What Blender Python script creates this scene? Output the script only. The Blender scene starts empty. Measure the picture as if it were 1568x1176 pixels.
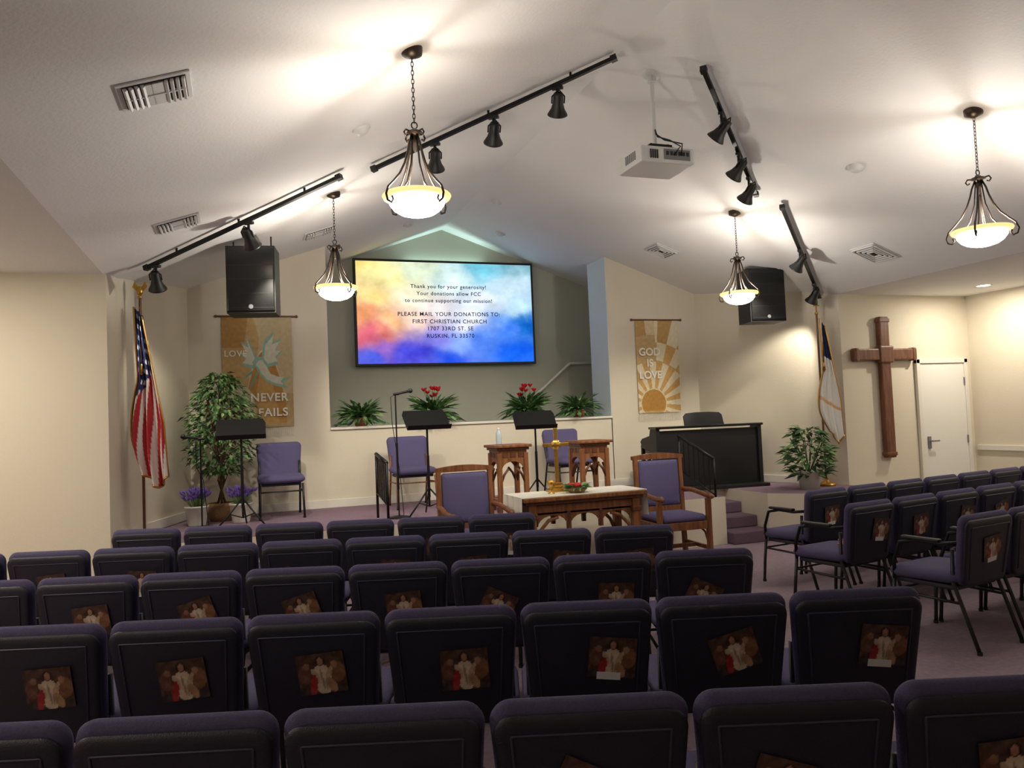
import bpy, bmesh, math, random
from mathutils import Vector, Matrix, noise
random.seed(7)
sc=bpy.context.scene
try:
    sc.view_settings.view_transform='Standard'
except Exception: pass
PI=math.pi
def lin(c):
    c=c/255.0
    return c/12.92 if c<=.04045 else ((c+.055)/1.055)**2.4
def rgb(t): return tuple(lin(c) for c in t)
MATS={}
def P(name,col,rough=.6,metal=0,ns=0,na=.15,bump=0,emis=0,emc=None,vcol=False,spec=.5,bs=None):
    m=bpy.data.materials.new(name); m.use_nodes=True
    nt=m.node_tree; b=nt.nodes.get("Principled BSDF")
    c=rgb(col)
    b.inputs["Base Color"].default_value=(*c,1)
    b.inputs["Roughness"].default_value=rough
    b.inputs["Metallic"].default_value=metal
    b.inputs["Specular IOR Level"].default_value=spec
    if ns:
        tc=nt.nodes.new("ShaderNodeTexCoord"); n=nt.nodes.new("ShaderNodeTexNoise")
        n.inputs["Scale"].default_value=ns; n.inputs["Detail"].default_value=4
        nt.links.new(tc.outputs["Object"],n.inputs["Vector"])
        mx=nt.nodes.new("ShaderNodeMix"); mx.data_type='RGBA'
        mx.inputs[6].default_value=(*[x*(1-na) for x in c],1)
        mx.inputs[7].default_value=(*[min(1,x*(1+na)) for x in c],1)
        nt.links.new(n.outputs["Fac"],mx.inputs[0]); nt.links.new(mx.outputs[2],b.inputs["Base Color"])
    if bump:
        tc=nt.nodes.new("ShaderNodeTexCoord"); n2=nt.nodes.new("ShaderNodeTexNoise")
        n2.inputs["Scale"].default_value=bs or 120; n2.inputs["Detail"].default_value=3
        nt.links.new(tc.outputs["Object"],n2.inputs["Vector"])
        bp=nt.nodes.new("ShaderNodeBump"); bp.inputs["Strength"].default_value=bump; bp.inputs["Distance"].default_value=.01
        nt.links.new(n2.outputs["Fac"],bp.inputs["Height"]); nt.links.new(bp.outputs[0],b.inputs["Normal"])
    if vcol:
        a=nt.nodes.new("ShaderNodeAttribute"); a.attribute_name="Col"
        nt.links.new(a.outputs["Color"],b.inputs["Base Color"])
        if emis:
            nt.links.new(a.outputs["Color"],b.inputs["Emission Color"])
            b.inputs["Base Color"].default_value=(0,0,0,1)
            nt.links.remove(b.inputs["Base Color"].links[0])
    if emis:
        if not vcol: b.inputs["Emission Color"].default_value=(*rgb(emc or col),1)
        b.inputs["Emission Strength"].default_value=emis
    MATS[name]=m; return m
def wood(name,c1,c2,rough=.45,scale=3,axis=(1,1,.12)):
    m=bpy.data.materials.new(name); m.use_nodes=True; nt=m.node_tree; b=nt.nodes.get("Principled BSDF")
    tc=nt.nodes.new("ShaderNodeTexCoord"); mp=nt.nodes.new("ShaderNodeMapping"); mp.inputs["Scale"].default_value=(axis[0]*12,axis[1]*12,axis[2]*12)
    n=nt.nodes.new("ShaderNodeTexNoise"); n.inputs["Scale"].default_value=scale; n.inputs["Detail"].default_value=6
    cr=nt.nodes.new("ShaderNodeValToRGB"); cr.color_ramp.elements[0].color=(*rgb(c1),1); cr.color_ramp.elements[1].color=(*rgb(c2),1)
    cr.color_ramp.elements[0].position=.35; cr.color_ramp.elements[1].position=.65
    nt.links.new(tc.outputs["Object"],mp.inputs[0]); nt.links.new(mp.outputs[0],n.inputs["Vector"]); nt.links.new(n.outputs["Fac"],cr.inputs[0]); nt.links.new(cr.outputs[0],b.inputs["Base Color"])
    b.inputs["Roughness"].default_value=rough
    MATS[name]=m

P("wall_paint",(219,210,190),.75,ns=1.2,na=.03,bump=.12,bs=60)
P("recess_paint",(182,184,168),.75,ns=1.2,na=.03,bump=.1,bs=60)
P("column_screenlit",(214,224,226),.75,bump=.1,bs=60)  # bluish light of the screen put into the return's colour
P("ceiling_paint",(230,230,228),.85,ns=2,na=.03,bump=.18,bs=45)
P("trim_white",(226,222,210),.5)
P("door_white",(230,228,220),.45)
P("carpet",(146,126,138),.95,ns=30,na=.3,bump=.6,bs=250)
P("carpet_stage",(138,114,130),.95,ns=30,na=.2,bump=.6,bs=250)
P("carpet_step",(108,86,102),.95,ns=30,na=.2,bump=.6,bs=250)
P("fabric",(78,72,106),.85,ns=160,na=.3,bump=.4,bs=300)
P("fabric_lit",(88,82,122),.85,ns=160,na=.2,bump=.4,bs=300)  # lit copy of the chair fabric, stage light put into its colour
P("chair_shell",(31,29,45),.5,ns=200,na=.3,bump=.3,bs=300)
P("piping",(62,60,80),.4)
P("steel_dark",(56,56,58),.4,.6)
P("black_metal",(16,16,17),.45,.3)
P("black_plastic",(14,14,15),.5)
P("black_gloss",(12,12,13),.25)
P("bronze",(58,50,44),.4,.7)
P("gold",(196,150,70),.3,.9)
P("brass_cross",(214,170,84),.25,.85)
P("white_plastic",(212,212,210),.45)
P("grey_plastic",(120,122,122),.5)
P("dark_slot",(30,30,32),.7)
P("bowl_glass",(255,250,238),.4,emis=21,emc=(255,248,238))
P("bowl_rim",(240,190,110),.4,emis=1.2,emc=(255,216,146))
P("lamp_on",(255,240,210),.4,emis=12,emc=(255,240,214))
P("fill_glow",(200,240,232),.4,emis=6,emc=(200,240,230))  # glow of the added fixture hidden behind the screen
P("screen_img",(0,0,0),.9,vcol=True,emis=1.08,spec=0)
P("print",(255,255,255),.6,vcol=True)
P("cloth",(255,255,255),.85,vcol=True)
P("linen",(226,222,210),.9,ns=20,na=.04)
P("leaf_a",(70,112,58),.5,ns=8,na=.4)
P("leaf_b",(124,158,96),.5,ns=8,na=.3)
P("leaf_c",(44,76,44),.5,ns=8,na=.3)
P("bark",(92,70,50),.9,ns=30,na=.3)
P("red_flower",(190,24,36),.5)
P("lavender",(120,94,180),.8,ns=30,na=.3)
P("pot_white",(206,202,192),.6)
P("pot_terracotta",(140,74,62),.6)
P("basket",(140,108,70),.8,ns=60,na=.4,bump=.5)
P("text_dark",(46,54,120),.8,emis=.0)
P("text_white",(236,232,220),.8)
P("orange_paper",(226,104,40),.7)
P("paper",(225,225,220),.7)
P("water",(190,205,215),.1,spec=.6)
wood("oak",(112,68,38),(150,96,56))
wood("oak_dark",(78,44,28),(112,66,40))
wood("cross_wood",(86,50,34),(122,76,50))
wood("chair_wood",(106,64,38),(146,94,56))

def rotz(a): return Matrix.Rotation(a,4,'Z')
class MB:
    def __init__(s): s.v=[];s.f=[];s.mi=[];s.sm=[];s.c=[];s.mats=[]
    def m(s,name):
        if name not in s.mats: s.mats.append(name)
        return s.mats.index(name)
    def add(s,vs,fs,mat,smooth=False,M=None,cols=None):
        o=len(s.v); k=s.m(mat)
        for i,q in enumerate(vs):
            q=Vector(q)
            if M is not None: q=M@q
            s.v.append(q); s.c.append(cols[i] if cols else (1,1,1))
        for q in fs: s.f.append([o+i for i in q]); s.mi.append(k); s.sm.append(smooth)
    def box(s,c,d,mat,M=None,bev=0,rz=0,rx=0,ry=0):
        bm=bmesh.new(); bmesh.ops.create_cube(bm,size=1)
        for v in bm.verts: v.co=Vector((v.co.x*d[0],v.co.y*d[1],v.co.z*d[2]))
        if bev: bmesh.ops.bevel(bm,geom=bm.edges[:],offset=bev,segments=2,affect='EDGES',profile=.6)
        T=Matrix.Translation(c)@Matrix.Rotation(rz,4,'Z')@Matrix.Rotation(ry,4,'Y')@Matrix.Rotation(rx,4,'X')
        if M is not None: T=M@T
        bm.verts.index_update()
        s.add([v.co.copy() for v in bm.verts],[[v.index for v in f.verts] for f in bm.faces],mat,False,T); bm.free()
    def cyl(s,p0,p1,r0,mat,r1=None,n=14,M=None,caps=True):
        if r1 is None: r1=r0
        p0=Vector(p0);p1=Vector(p1);d=(p1-p0).normalized()
        a=d.orthogonal().normalized();b=d.cross(a)
        vs=[];fs=[]
        for p,r in((p0,r0),(p1,r1)):
            for i in range(n):
                t=2*PI*i/n; vs.append(p+a*r*math.cos(t)+b*r*math.sin(t))
        for i in range(n): fs.append([i,(i+1)%n,n+(i+1)%n,n+i])
        s.add(vs,fs,mat,True,M)
        if caps: s.add(vs,[list(range(n))[::-1],list(range(n,2*n))],mat,False,M)
    def tube(s,pts,r,mat,n=8,M=None,closed=False,rad=None):
        pts=[Vector(p) for p in pts]; N=len(pts); vs=[];fs=[]
        prev=None
        for i,p in enumerate(pts):
            if closed: d=(pts[(i+1)%N]-pts[i-1])
            else: d=(pts[min(i+1,N-1)]-pts[max(i-1,0)])
            d.normalize()
            if prev is None: a=d.orthogonal().normalized()
            else:
                a=prev-d*prev.dot(d)
                a=a.normalized() if a.length>1e-6 else d.orthogonal().normalized()
            prev=a;b=d.cross(a); rr=rad[i] if rad else r
            for k in range(n):
                t=2*PI*k/n; vs.append(p+a*rr*math.cos(t)+b*rr*math.sin(t))
        for i in range(N if closed else N-1):
            j=(i+1)%N
            for k in range(n): fs.append([i*n+k,i*n+(k+1)%n,j*n+(k+1)%n,j*n+k])
        if not closed: fs+= [list(range(n))[::-1],list(range((N-1)*n,N*n))]
        s.add(vs,fs,mat,True,M)
    def lathe(s,prof,mat,c=(0,0,0),n=28,M=None,smooth=True):
        vs=[];fs=[];c=Vector(c)
        for r,z in prof:
            for i in range(n):
                t=2*PI*i/n; vs.append(c+Vector((r*math.cos(t),r*math.sin(t),z)))
        for j in range(len(prof)-1):
            for i in range(n): fs.append([j*n+i,j*n+(i+1)%n,(j+1)*n+(i+1)%n,(j+1)*n+i])
        s.add(vs,fs,mat,smooth,M)
    def prism(s,poly,y0,y1,mat,M=None):
        n=len(poly); vs=[(x,y0,z) for x,z in poly]+[(x,y1,z) for x,z in poly]
        fs=[list(range(n)),list(range(n,2*n))[::-1]]+[[i,n+i,n+(i+1)%n,(i+1)%n] for i in range(n)]
        s.add(vs,fs,mat,False,M)
    def pad(s,w,h,r,t,mat,M=None,taper=0,edge=.35,bow=0,tmat=None):
        def outl(i):
            W=w/2-i;H=h/2-i;R=max(r-i,.004);o=[]
            for cx,cz,a0 in((W-R,H-R,0),(-W+R,H-R,90),(-W+R,-H+R,180),(W-R,-H+R,270)):
                for k in range(7):
                    a=math.radians(a0+15*k); x=cx+R*math.cos(a);z=cz+R*math.sin(a)
                    q=max(0,(h/2-z)/h); x*=1-taper*q**1.4
                    z+=bow*(1-(x/(w/2))**2)*(1 if z>0 else 0)
                    o.append((x,z))
            return o
        L=[(t*.9,-t/2),(t*.35,-t*.42),(t*.08,-t*.22),(0,0),(t*.08,t*.22),(t*.35,t*.42),(t*.9,t/2)]
        vs=[];fs=[];n=28
        for i,y in L:
            for x,z in outl(i): vs.append((x,y,z))
        for j in range(len(L)-1):
            for k in range(n): fs.append([j*n+k,j*n+(k+1)%n,(j+1)*n+(k+1)%n,(j+1)*n+k])
        fs.append(list(range(n))[::-1]); e=(len(L)-1)*n; fs.append(list(range(e,e+n)))
        s.add(vs,fs,mat,True,M)
        return outl
    def grid(s,fn,nu,nv,mat,colfn=None,M=None,smooth=True):
        vs=[];cs=[];fs=[]
        for j in range(nv+1):
            for i in range(nu+1):
                u=i/nu;v=j/nv; vs.append(fn(u,v)); cs.append(colfn(u,v) if colfn else (1,1,1))
        for j in range(nv):
            for i in range(nu):
                a=j*(nu+1)+i; fs.append([a,a+1,a+nu+2,a+nu+1])
        s.add(vs,fs,mat,smooth,M,cs)
    def leaf(s,p,d,L,W,mat,droop=.2):
        p=Vector(p);d=Vector(d).normalized(); side=d.cross(Vector((0,0,1)))
        if side.length<.1: side=Vector((1,0,0))
        side.normalize(); a=random.uniform(-.7,.7); side=(side*math.cos(a)+d.cross(side)*math.sin(a))
        up=side.cross(d)
        m1=p+d*L*.45+Vector((0,0,-droop*L*.2)); tip=p+d*L+Vector((0,0,-droop*L))
        s.add([p,m1+side*W/2+up*W*.15,m1,m1-side*W/2+up*W*.15,tip],[(0,1,2),(0,2,3),(1,4,2),(2,4,3)],mat,False)
    def sphere(s,c,r,mat,n=12,sz=1,M=None):
        prof=[(max(1e-4,r*math.sin(PI*i/8)),-r*sz*math.cos(PI*i/8)) for i in range(9)]
        s.lathe(prof,mat,c,n,M)
    def mesh(s,name):
        me=bpy.data.meshes.new(name); me.from_pydata([tuple(q) for q in s.v],[],s.f)
        for k in s.mats: me.materials.append(MATS[k])
        me.polygons.foreach_set("material_index",s.mi); me.polygons.foreach_set("use_smooth",s.sm)
        if any(c!=(1,1,1) for c in s.c):
            at=me.color_attributes.new("Col",'FLOAT_COLOR','POINT')
            buf=[]
            for c in s.c: buf+= [c[0],c[1],c[2],1]
            at.data.foreach_set("color",buf)
        me.update(); return me
    def obj(s,name,loc=(0,0,0),rz=0,parent=None):
        return place(s.mesh(name),name,loc,rz,parent)
def place(me,name,loc=(0,0,0),rz=0,parent=None):
    o=bpy.data.objects.new(name,me); o.location=loc; o.rotation_euler=(0,0,rz)
    bpy.context.collection.objects.link(o)
    if parent: o.parent=parent
    return o
def light(kind,name,loc,energy,col=(255,244,226),parent=None,target=None,**k):
    l=bpy.data.lights.new(name,kind); l.energy=energy; l.color=rgb(col)
    for a,b in k.items(): setattr(l,a,b)
    o=bpy.data.objects.new(name,l); bpy.context.collection.objects.link(o); o.location=loc
    if target is not None:
        wl=Vector(loc)+(parent.location if parent else Vector())
        o.rotation_euler=(Vector(target)-wl).to_track_quat('-Z','Y').to_euler()
    if parent: o.parent=parent
    return o
def text(body,size,loc,parent,mat,name,ext=.001,align='CENTER',sp=1.0,ry=0,cs=1.0,off=0):
    t=bpy.data.curves.new(name,'FONT'); t.body=body; t.size=size; t.align_x=align; t.extrude=ext; t.space_line=sp; t.space_character=cs; t.offset=off
    t.materials.append(MATS[mat]); o=bpy.data.objects.new(name,t); bpy.context.collection.objects.link(o)
    o.location=loc; o.rotation_euler=(PI/2,0,0)
    if parent: o.parent=parent
    return o

# ---------------- ROOM ----------------
RX=2.95
def zc(x): return 4.45-.352*abs(x-RX)
XL,XR=-1.15,7.2
WL,WR=-3.6,9.4
YB=-2.6
ST=.54
def wallseg(name,p0,p1,z0,tops,mat="wall_paint",th=.12):
    p0=Vector((*p0,0));p1=Vector((*p1,0)); d=(p1-p0).normalized(); n=Vector((-d.y,d.x,0))
    b=MB(); L=(p1-p0).length; k=len(tops)
    up=[(p0+d*L*t[0]+Vector((0,0,t[1]))) for t in tops]
    poly=[p0+Vector((0,0,z0)),p1+Vector((0,0,z0))]+up[::-1]
    N=len(poly); vs=poly+[q+n*th for q in poly]
    fs=[list(range(N)),list(range(N,2*N))[::-1]]+[[i,N+i,N+(i+1)%N,(i+1)%N] for i in range(N)]
    b.add(vs,fs,mat); return b.obj(name)
b=MB(); b.box(((WL+WR)/2,4.3,-.05),(WR-WL+.4,14.4,.1),"carpet"); b.obj("floor")
b=MB()
ya,yb=YB-.1,11.4
for x0,x1 in((XL,RX),(RX,XR)):
    z0,z1=zc(x0),zc(x1)
    vs=[(x0,ya,z0),(x1,ya,z1),(x1,yb,z1),(x0,yb,z0),(x0,ya,z0+.12),(x1,ya,z1+.12),(x1,yb,z1+.12),(x0,yb,z0+.12)]
    b.add(vs,[(0,1,2,3),(4,7,6,5),(0,3,7,4),(1,5,6,2),(0,4,5,1),(3,2,6,7)],"ceiling_paint")
b.box(((WL+XL)/2,2.7,zc(XL)+.06),(XL-WL+.001,10.7,.12),"ceiling_paint")
b.box(((WR+XR)/2,2.7,zc(XR)+.06),(WR-XR+.001,10.7,.12),"ceiling_paint")
b.obj("ceiling")
YF=9.7
LA,LB,LC=(-1.13,7.8),(-1.08,8.1),(-.56,YF)
RA,RB,RC=(7.22,7.8),(6.98,8.1),(6.33,YF)
wallseg("wall_front_left",(WL,7.8),LA,0,[(0,zc(XL)),(1,zc(XL)+.02)])
wallseg("wall_stage_left_return",LA,LB,0,[(0,3.03),(1,3.04)])
wallseg("wall_stage_left",LB,LC,0,[(0,zc(LB[0])+.03),(1,zc(LC[0])+.03)])
b=MB(); b.prism([(-.56,0),(1.04,0),(1.04,zc(1.04)+.02),(-.56,zc(-.56)+.02)],YF,YF+.58,"wall_paint"); b.obj("wall_banner_left")
b=MB(); b.prism([(4.9,0),(6.33,0),(6.33,zc(6.33)+.02),(4.9,zc(4.9)+.02)],YF,YF+.56,"wall_paint")
b.box((4.9-.004,YF+.285,2.2),(.012,.57,4.4),"column_screenlit")
b.obj("wall_banner_right")
b=MB(); b.box((2.97,YF+.2,.745),(3.86,.4,1.49),"wall_paint"); b.obj("wall_ledge")
b=MB(); b.box((2.97,YF+.2,1.505),(3.86,.46,.03),"trim_white",bev=.006); b.obj("trim_ledge")
wallseg("wall_recess_back",(.2,11.25),(6.2,11.25),0,[(0,zc(.2)+.02),((RX-.2)/6,4.47),(1,zc(6.2)+.02)],"recess_paint")
wallseg("wall_recess_left",(.3,YF+.5),(.3,11.3),0,[(0,zc(.3)+.03),(1,zc(.3)+.03)],"recess_paint")
wallseg("wall_recess_right",(6.1,11.3),(6.1,YF+.5),0,[(0,zc(6.1)+.03),(1,zc(6.1)+.03)],"recess_paint")
wallseg("wall_stage_right",RC,RB,0,[(0,zc(RC[0])+.03),(1,zc(RB[0])+.03)])
wallseg("wall_stage_right_return",RB,RA,0,[(0,3.05),(1,2.98)])
wallseg("wall_front_right",RA,(WR+.1,7.8),0,[(0,zc(XR)+.02),(1,zc(XR))])
wallseg("wall_right",(WR,7.9),(WR,YB),0,[(0,zc(XR)),(1,zc(XR))])
wallseg("wall_left",(WL,YB),(WL,7.9),0,[(0,zc(XL)),(1,zc(XL))])
wallseg("wall_back",(WR,YB),(WL,YB),0,[(0,zc(XR)),((WR-XR)/(WR-WL),zc(XR)+.02),((WR-RX)/(WR-WL),4.47),((WR-XL)/(WR-WL),zc(XL)+.02),(1,zc(XL))])
def base(name,pts,z,h=.1,t=.018,inward=1):
    b=MB()
    for p,q in zip(pts[:-1],pts[1:]):
        p=Vector((*p,0));q=Vector((*q,0));d=(q-p).normalized();n=Vector((d.y,-d.x,0));L=(q-p).length
        b.box((p+q)/2+n*(t/2+.001)+Vector((0,0,z+h/2)),(L,t,h),"trim_white",rz=math.atan2(d.y,d.x),bev=.004)
    b.obj(name)
base("baseboard_stage_left",[LB,LC,(4.9-3.85,YF)],ST)
base("baseboard_stage_front",[(1.04,YF),(6.33,YF)],ST)
base("baseboard_stage_right",[RC,RB],ST)
base("baseboard_front_left",[(WL,7.8),(-1.16,7.8)],0)
base("baseboard_front_right",[(7.3,7.8),(8.36,7.8)],0)
base("baseboard_right",[(WR,7.75),(WR,YB)],0)
base("trim_chair_rail",[(WR,7.75),(WR,YB)],.86,h=.07,t=.025)
# stage
b=MB()
def slab(poly,z0,z1,side,top):
    n=len(poly)
    b.add([(x,y,z0) for x,y in poly]+[(x,y,z1) for x,y in poly],[[i,(i+1)%n,n+(i+1)%n,n+i] for i in range(n)],side)
    b.add([(x,y,z1) for x,y in poly],[list(range(n))],top)
SF=7.62
slab([(-1.06,7.82),(-.9,SF),(5.25,SF),(5.25,8.46),(5.82,8.46),(5.82,7.6),(6.15,7.2),(7.15,7.2),(7.15,7.78),(6.95,8.08),(6.3,9.69),(-.53,9.69),(-1.04,8.1)],0.0,ST,"wall_paint","carpet_stage")
b.obj("stage_platform")
b=MB()
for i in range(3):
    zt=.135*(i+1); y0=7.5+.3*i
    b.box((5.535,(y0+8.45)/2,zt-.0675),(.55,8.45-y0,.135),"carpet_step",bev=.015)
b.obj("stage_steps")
def rail(name,pts,posts):
    b=MB(); b.tube(pts,.02,"black_metal")
    for p in posts: b.tube(p,.014,"black_metal")
    b.tube([(p[0],p[1],p[2]-.42) for p in pts],.01,"black_metal")
    n=7
    for i in range(1,n):
        t=i/n; a=Vector(pts[0]).lerp(Vector(pts[-1]),t); b.cyl(a,a-Vector((0,0,.42)),.007,"black_metal",n=6)
    return b.obj(name)
rail("stair_railing",[(5.12,8.35,1.24),(5.15,7.66,.98)],[[(5.12,8.35,1.24),(5.12,8.35,ST)],[(5.15,7.66,.98),(5.15,7.66,ST)]])
rail("stair_railing",[(1.36,8.3,1.22),(1.36,7.68,1.15)],[[(1.36,8.3,1.22),(1.36,8.3,ST)],[(1.36,7.68,1.15),(1.36,7.68,ST)]])
b=MB(); b.tube([(4.3,11.16,1.86),(4.46,11.16,1.99),(4.93,11.16,2.37),(5.5,11.16,2.37)],.022,"trim_white")
for x,z in((4.5,2.0),(4.95,2.36),(5.4,2.36)): b.cyl((x,11.16,z),(x,11.25,z-.03),.012,"trim_white")
b.obj("wall_handrail")
# door
b=MB()
dx0,dx1=8.46,9.24
b.box(((dx0+dx1)/2,7.785,1.02),(dx1-dx0,.03,2.04),"door_white",bev=.004)
for x in(dx0-.03,dx1+.03): b.box((x,7.775,1.055),(.06,.045,2.11),"trim_white",bev=.006)
b.box(((dx0+dx1)/2,7.775,2.075),(dx1-dx0+.12,.045,.06),"trim_white",bev=.006)
b.box((dx0+.09,7.76,1.0),(.05,.015,.16),"grey_plastic",bev=.004)
b.cyl((dx0+.09,7.76,1.02),(dx0+.09,7.70,1.02),.01,"grey_plastic"); b.cyl((dx0+.08,7.705,1.02),(dx0+.2,7.705,1.02),.01,"grey_plastic")
for z in(.3,1.02,1.8): b.box((dx1-.005,7.765,z),(.02,.02,.1),"grey_plastic")
b.obj("door_1")

# ---------------- VENTS, DETECTORS ----------------
def slopeM(x,y,off=0):
    a=math.atan(.352)*(1 if x<RX else -1)
    return Matrix.Translation((x,y,zc(x)-off))@Matrix.Rotation(-a,4,'Y')
def vent(x,y,w=.32,d=.27,kind=0):
    b=MB(); M=slopeM(x,y)
    b.box((0,0,-.006),(w+.04,d+.04,.01),"white_plastic",M,bev=.003)
    b.box((0,0,-.012),(w-.01,d-.01,.006),"dark_slot",M)
    if kind==0:
        for i in range(11):
            t=-w/2+.02+i*(w-.04)/10
            if abs(i-5)<=1: b.box((t,0,-.018),(w/10,d-.03,.008),"white_plastic",M)
            else: b.box((t,0,-.02),(.014,d-.02,.02),"white_plastic",M,ry=.5 if i>5 else -.5)
        b.box((0,0,-.02),(w-.02,.01,.016),"white_plastic",M)
    else:
        for k in range(4):
            q=1-k*.23
            for sx,sy,dx,dy in((1,0,.015,d*q),(-1,0,.015,d*q),(0,1,w*q,.015),(0,-1,w*q,.015)):
                b.box((sx*w*q/2,sy*d*q/2,-.02),(dx,dy,.014),"white_plastic",M)
    b.obj("ceiling_vent")
vent(-.37,4.2); vent(-.45,6.78); vent(.88,8.78)
vent(5.22,8.7,.3,.3,1); vent(6.55,6.5,.34,.3,1)
for i,(x,y) in enumerate([(.89,5.62),(3.2,9.35),(2.15,9.93),(5.22,5.33),(3.6,10.4)]):
    b=MB(); b.lathe([(.001,-.045),(.03,-.045),(.045,-.035),(.055,-.02),(.07,-.012),(.07,0)],"white_plastic",M=slopeM(x,y)); b.obj("smoke_detector")
for x,y,e in((8.75,7.0,28),(8.75,4.4,34),(-2.5,6.3,54),(-2.5,3.6,34),(8.75,1.5,20),(-2.5,.6,20)):  # front pair are room lights; those farther back are added fill, unseen
    b=MB(); z=zc(XR) if x>5 else zc(XL)
    b.lathe([(.075,-.004),(.1,-.008),(.1,0)],"white_plastic"); b.lathe([(.001,-.003),(.075,-.003)],"lamp_on")
    o=b.obj("recessed_downlight_and_fill",(x,y,z-.001))
    light('AREA',"downlight_and_fill_lamp",(0,0,-.02),e,parent=o,size=.14,shape='DISK')

# ---------------- PENDANTS ----------------
def pendant_mesh():
    b=MB()
    b.lathe([(.001,-.03),(.02,-.032),(.03,-.025),(.062,-.012),(.066,.012),(.066,.03)],"bronze")
    n=15; z=-.03
    for i in range(n):
        zz=-.045-i*.0265; a=0 if i%2 else PI/2; pts=[]
        for k in range(10):
            t=2*PI*k/10; pts.append((.008*math.cos(t)*math.cos(a),.008*math.cos(t)*math.sin(a),zz+.018*math.sin(t)))
        b.tube(pts,.0025,"bronze",5,closed=True)
    b.tube([(.018*math.cos(t*PI/6),0,-.445+.02*math.sin(t*PI/6)) for t in range(12)],.004,"bronze",6,closed=True)
    b.lathe([(.001,-.46),(.012,-.465),(.03,-.48),(.045,-.485),(.05,-.495),(.02,-.505),(.016,-.53),(.028,-.545),(.014,-.56),(.01,-.60),(.001,-.61)],"bronze")
    for i in range(4):
        a=2*PI*i/4+.5; ca,sa=math.cos(a),math.sin(a)
        prof=[(.03,-.49),(.07,-.485),(.082,-.505),(.07,-.525),(.055,-.515)]
        b.tube([(r*ca,r*sa,z) for r,z in prof],.006,"bronze",6)
        prof=[(.02,-.50),(.045,-.56),(.06,-.62),(.085,-.69),(.125,-.76),(.175,-.815),(.215,-.855),(.232,-.90),(.222,-.935),(.195,-.945),(.18,-.925),(.19,-.905)]
        b.tube([(r*ca,r*sa,z) for r,z in prof],.007,"bronze",6)
        b.tube([(.018*ca,.018*sa,-.51),(.035*ca,.035*sa,-.68),(.07*ca,.07*sa,-.80),(.13*ca,.13*sa,-.885)],.005,"bronze",6)
    b.lathe([(.2,-.868),(.205,-.875),(.2,-.888),(.188,-.895),(.155,-.90),(.15,-.905)],"bowl_rim")
    b.lathe([(.2,-.868),(.19,-.872),(.15,-.90)],"bowl_rim")
    b.lathe([(.168,-.899),(.163,-.925),(.14,-.955),(.105,-.978),(.06,-.992),(.001,-.997)],"bowl_glass")
    return b.mesh("pendant_light")
pm=pendant_mesh()
for x,y in((1.02,4.44),(.87,7.27),(5.13,6.99),(5.17,4.12)):
    o=place(pm,"pendant_light",(x,y,zc(x)-.012))
    light('POINT',"pendant_bulb",(0,0,-.85),32,col=(255,249,240),parent=o,shadow_soft_size=.02)

# ---------------- TRACKS ----------------
def track(p,q,heads):
    p=Vector((*p,zc(p[0])-.05));q=Vector((*q,zc(q[0])-.05))
    b=MB(); d=q-p; L=d.length
    M=Matrix.Translation((p+q)/2)@d.to_track_quat('X','Z').to_matrix().to_4x4()
    b.box((0,0,0),(L,.035,.03),"black_metal",M); b.box((-L/2,0,0),(.05,.05,.045),"black_plastic",M); b.box((L/2,0,0),(.05,.05,.045),"black_plastic",M)
    n=3
    for i in range(n):
        c=p.lerp(q,(i+.5)/n); b.cyl(c,c+Vector((0,0,.055)),.01,"black_metal")
    o=b.obj("track_light_rail")
    for t,tg,e in heads:
        c=p.lerp(q,t)-Vector((0,0,.016)); h=MB(); tgv=Vector(tg)
        h.box((0,0,-.012),(.09,.035,.024),"black_plastic",rz=math.atan2(d.y,d.x)); h.cyl((0,0,-.02),(0,0,-.10),.012,"black_metal")
        hc=Vector((0,0,-.14)); dv=(tgv-(c+hc)).normalized()
        Mh=Matrix.Translation(hc)@dv.to_track_quat('Z','Y').to_matrix().to_4x4()@Matrix.Scale(1.12,4)
        h.lathe([(.001,-.075),(.03,-.075),(.036,-.065),(.038,.0),(.05,.04),(.07,.075),(.074,.085),(.066,.085),(.045,.04)],"black_plastic",M=Mh)
        h.lathe([(.001,.045),(.05,.045)],"lamp_on" if e else "grey_plastic",M=Mh)
        h.tube([(-.045,0,0),(-.045,0,-.05),(0,0,-.1),(.045,0,-.05),(.045,0,0)],.006,"black_metal",M=Mh)
        ho=h.obj("track_spotlight",c)
        if e: light('SPOT',"spot_lamp",hc+dv*.10,e,col=(255,245,226),parent=ho,target=tg,spot_size=math.radians(66),spot_blend=.7,shadow_soft_size=.04)
track((-.79,7.82),(.84,6.58),[(.05,(-.5,9.2,1.0),66),(.55,(1.2,9.0,1),110)])
track((1.15,6.62),(2.87,5.36),[(.27,(2.2,9,1),85),(.52,(2.6,9.0,1),85),(.78,(3.3,8.4,1),85)])
track((3.49,5.05),(4.95,6.38),[(.28,(2.6,8.6,1.),85),(.6,(3.6,9,1),85),(.82,(4.4,9,1),85)])
track((5.27,6.39),(7.10,7.99),[(.4,(5.6,9.2,1),100),(.8,(6.7,8.8,1.5),85)])

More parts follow.
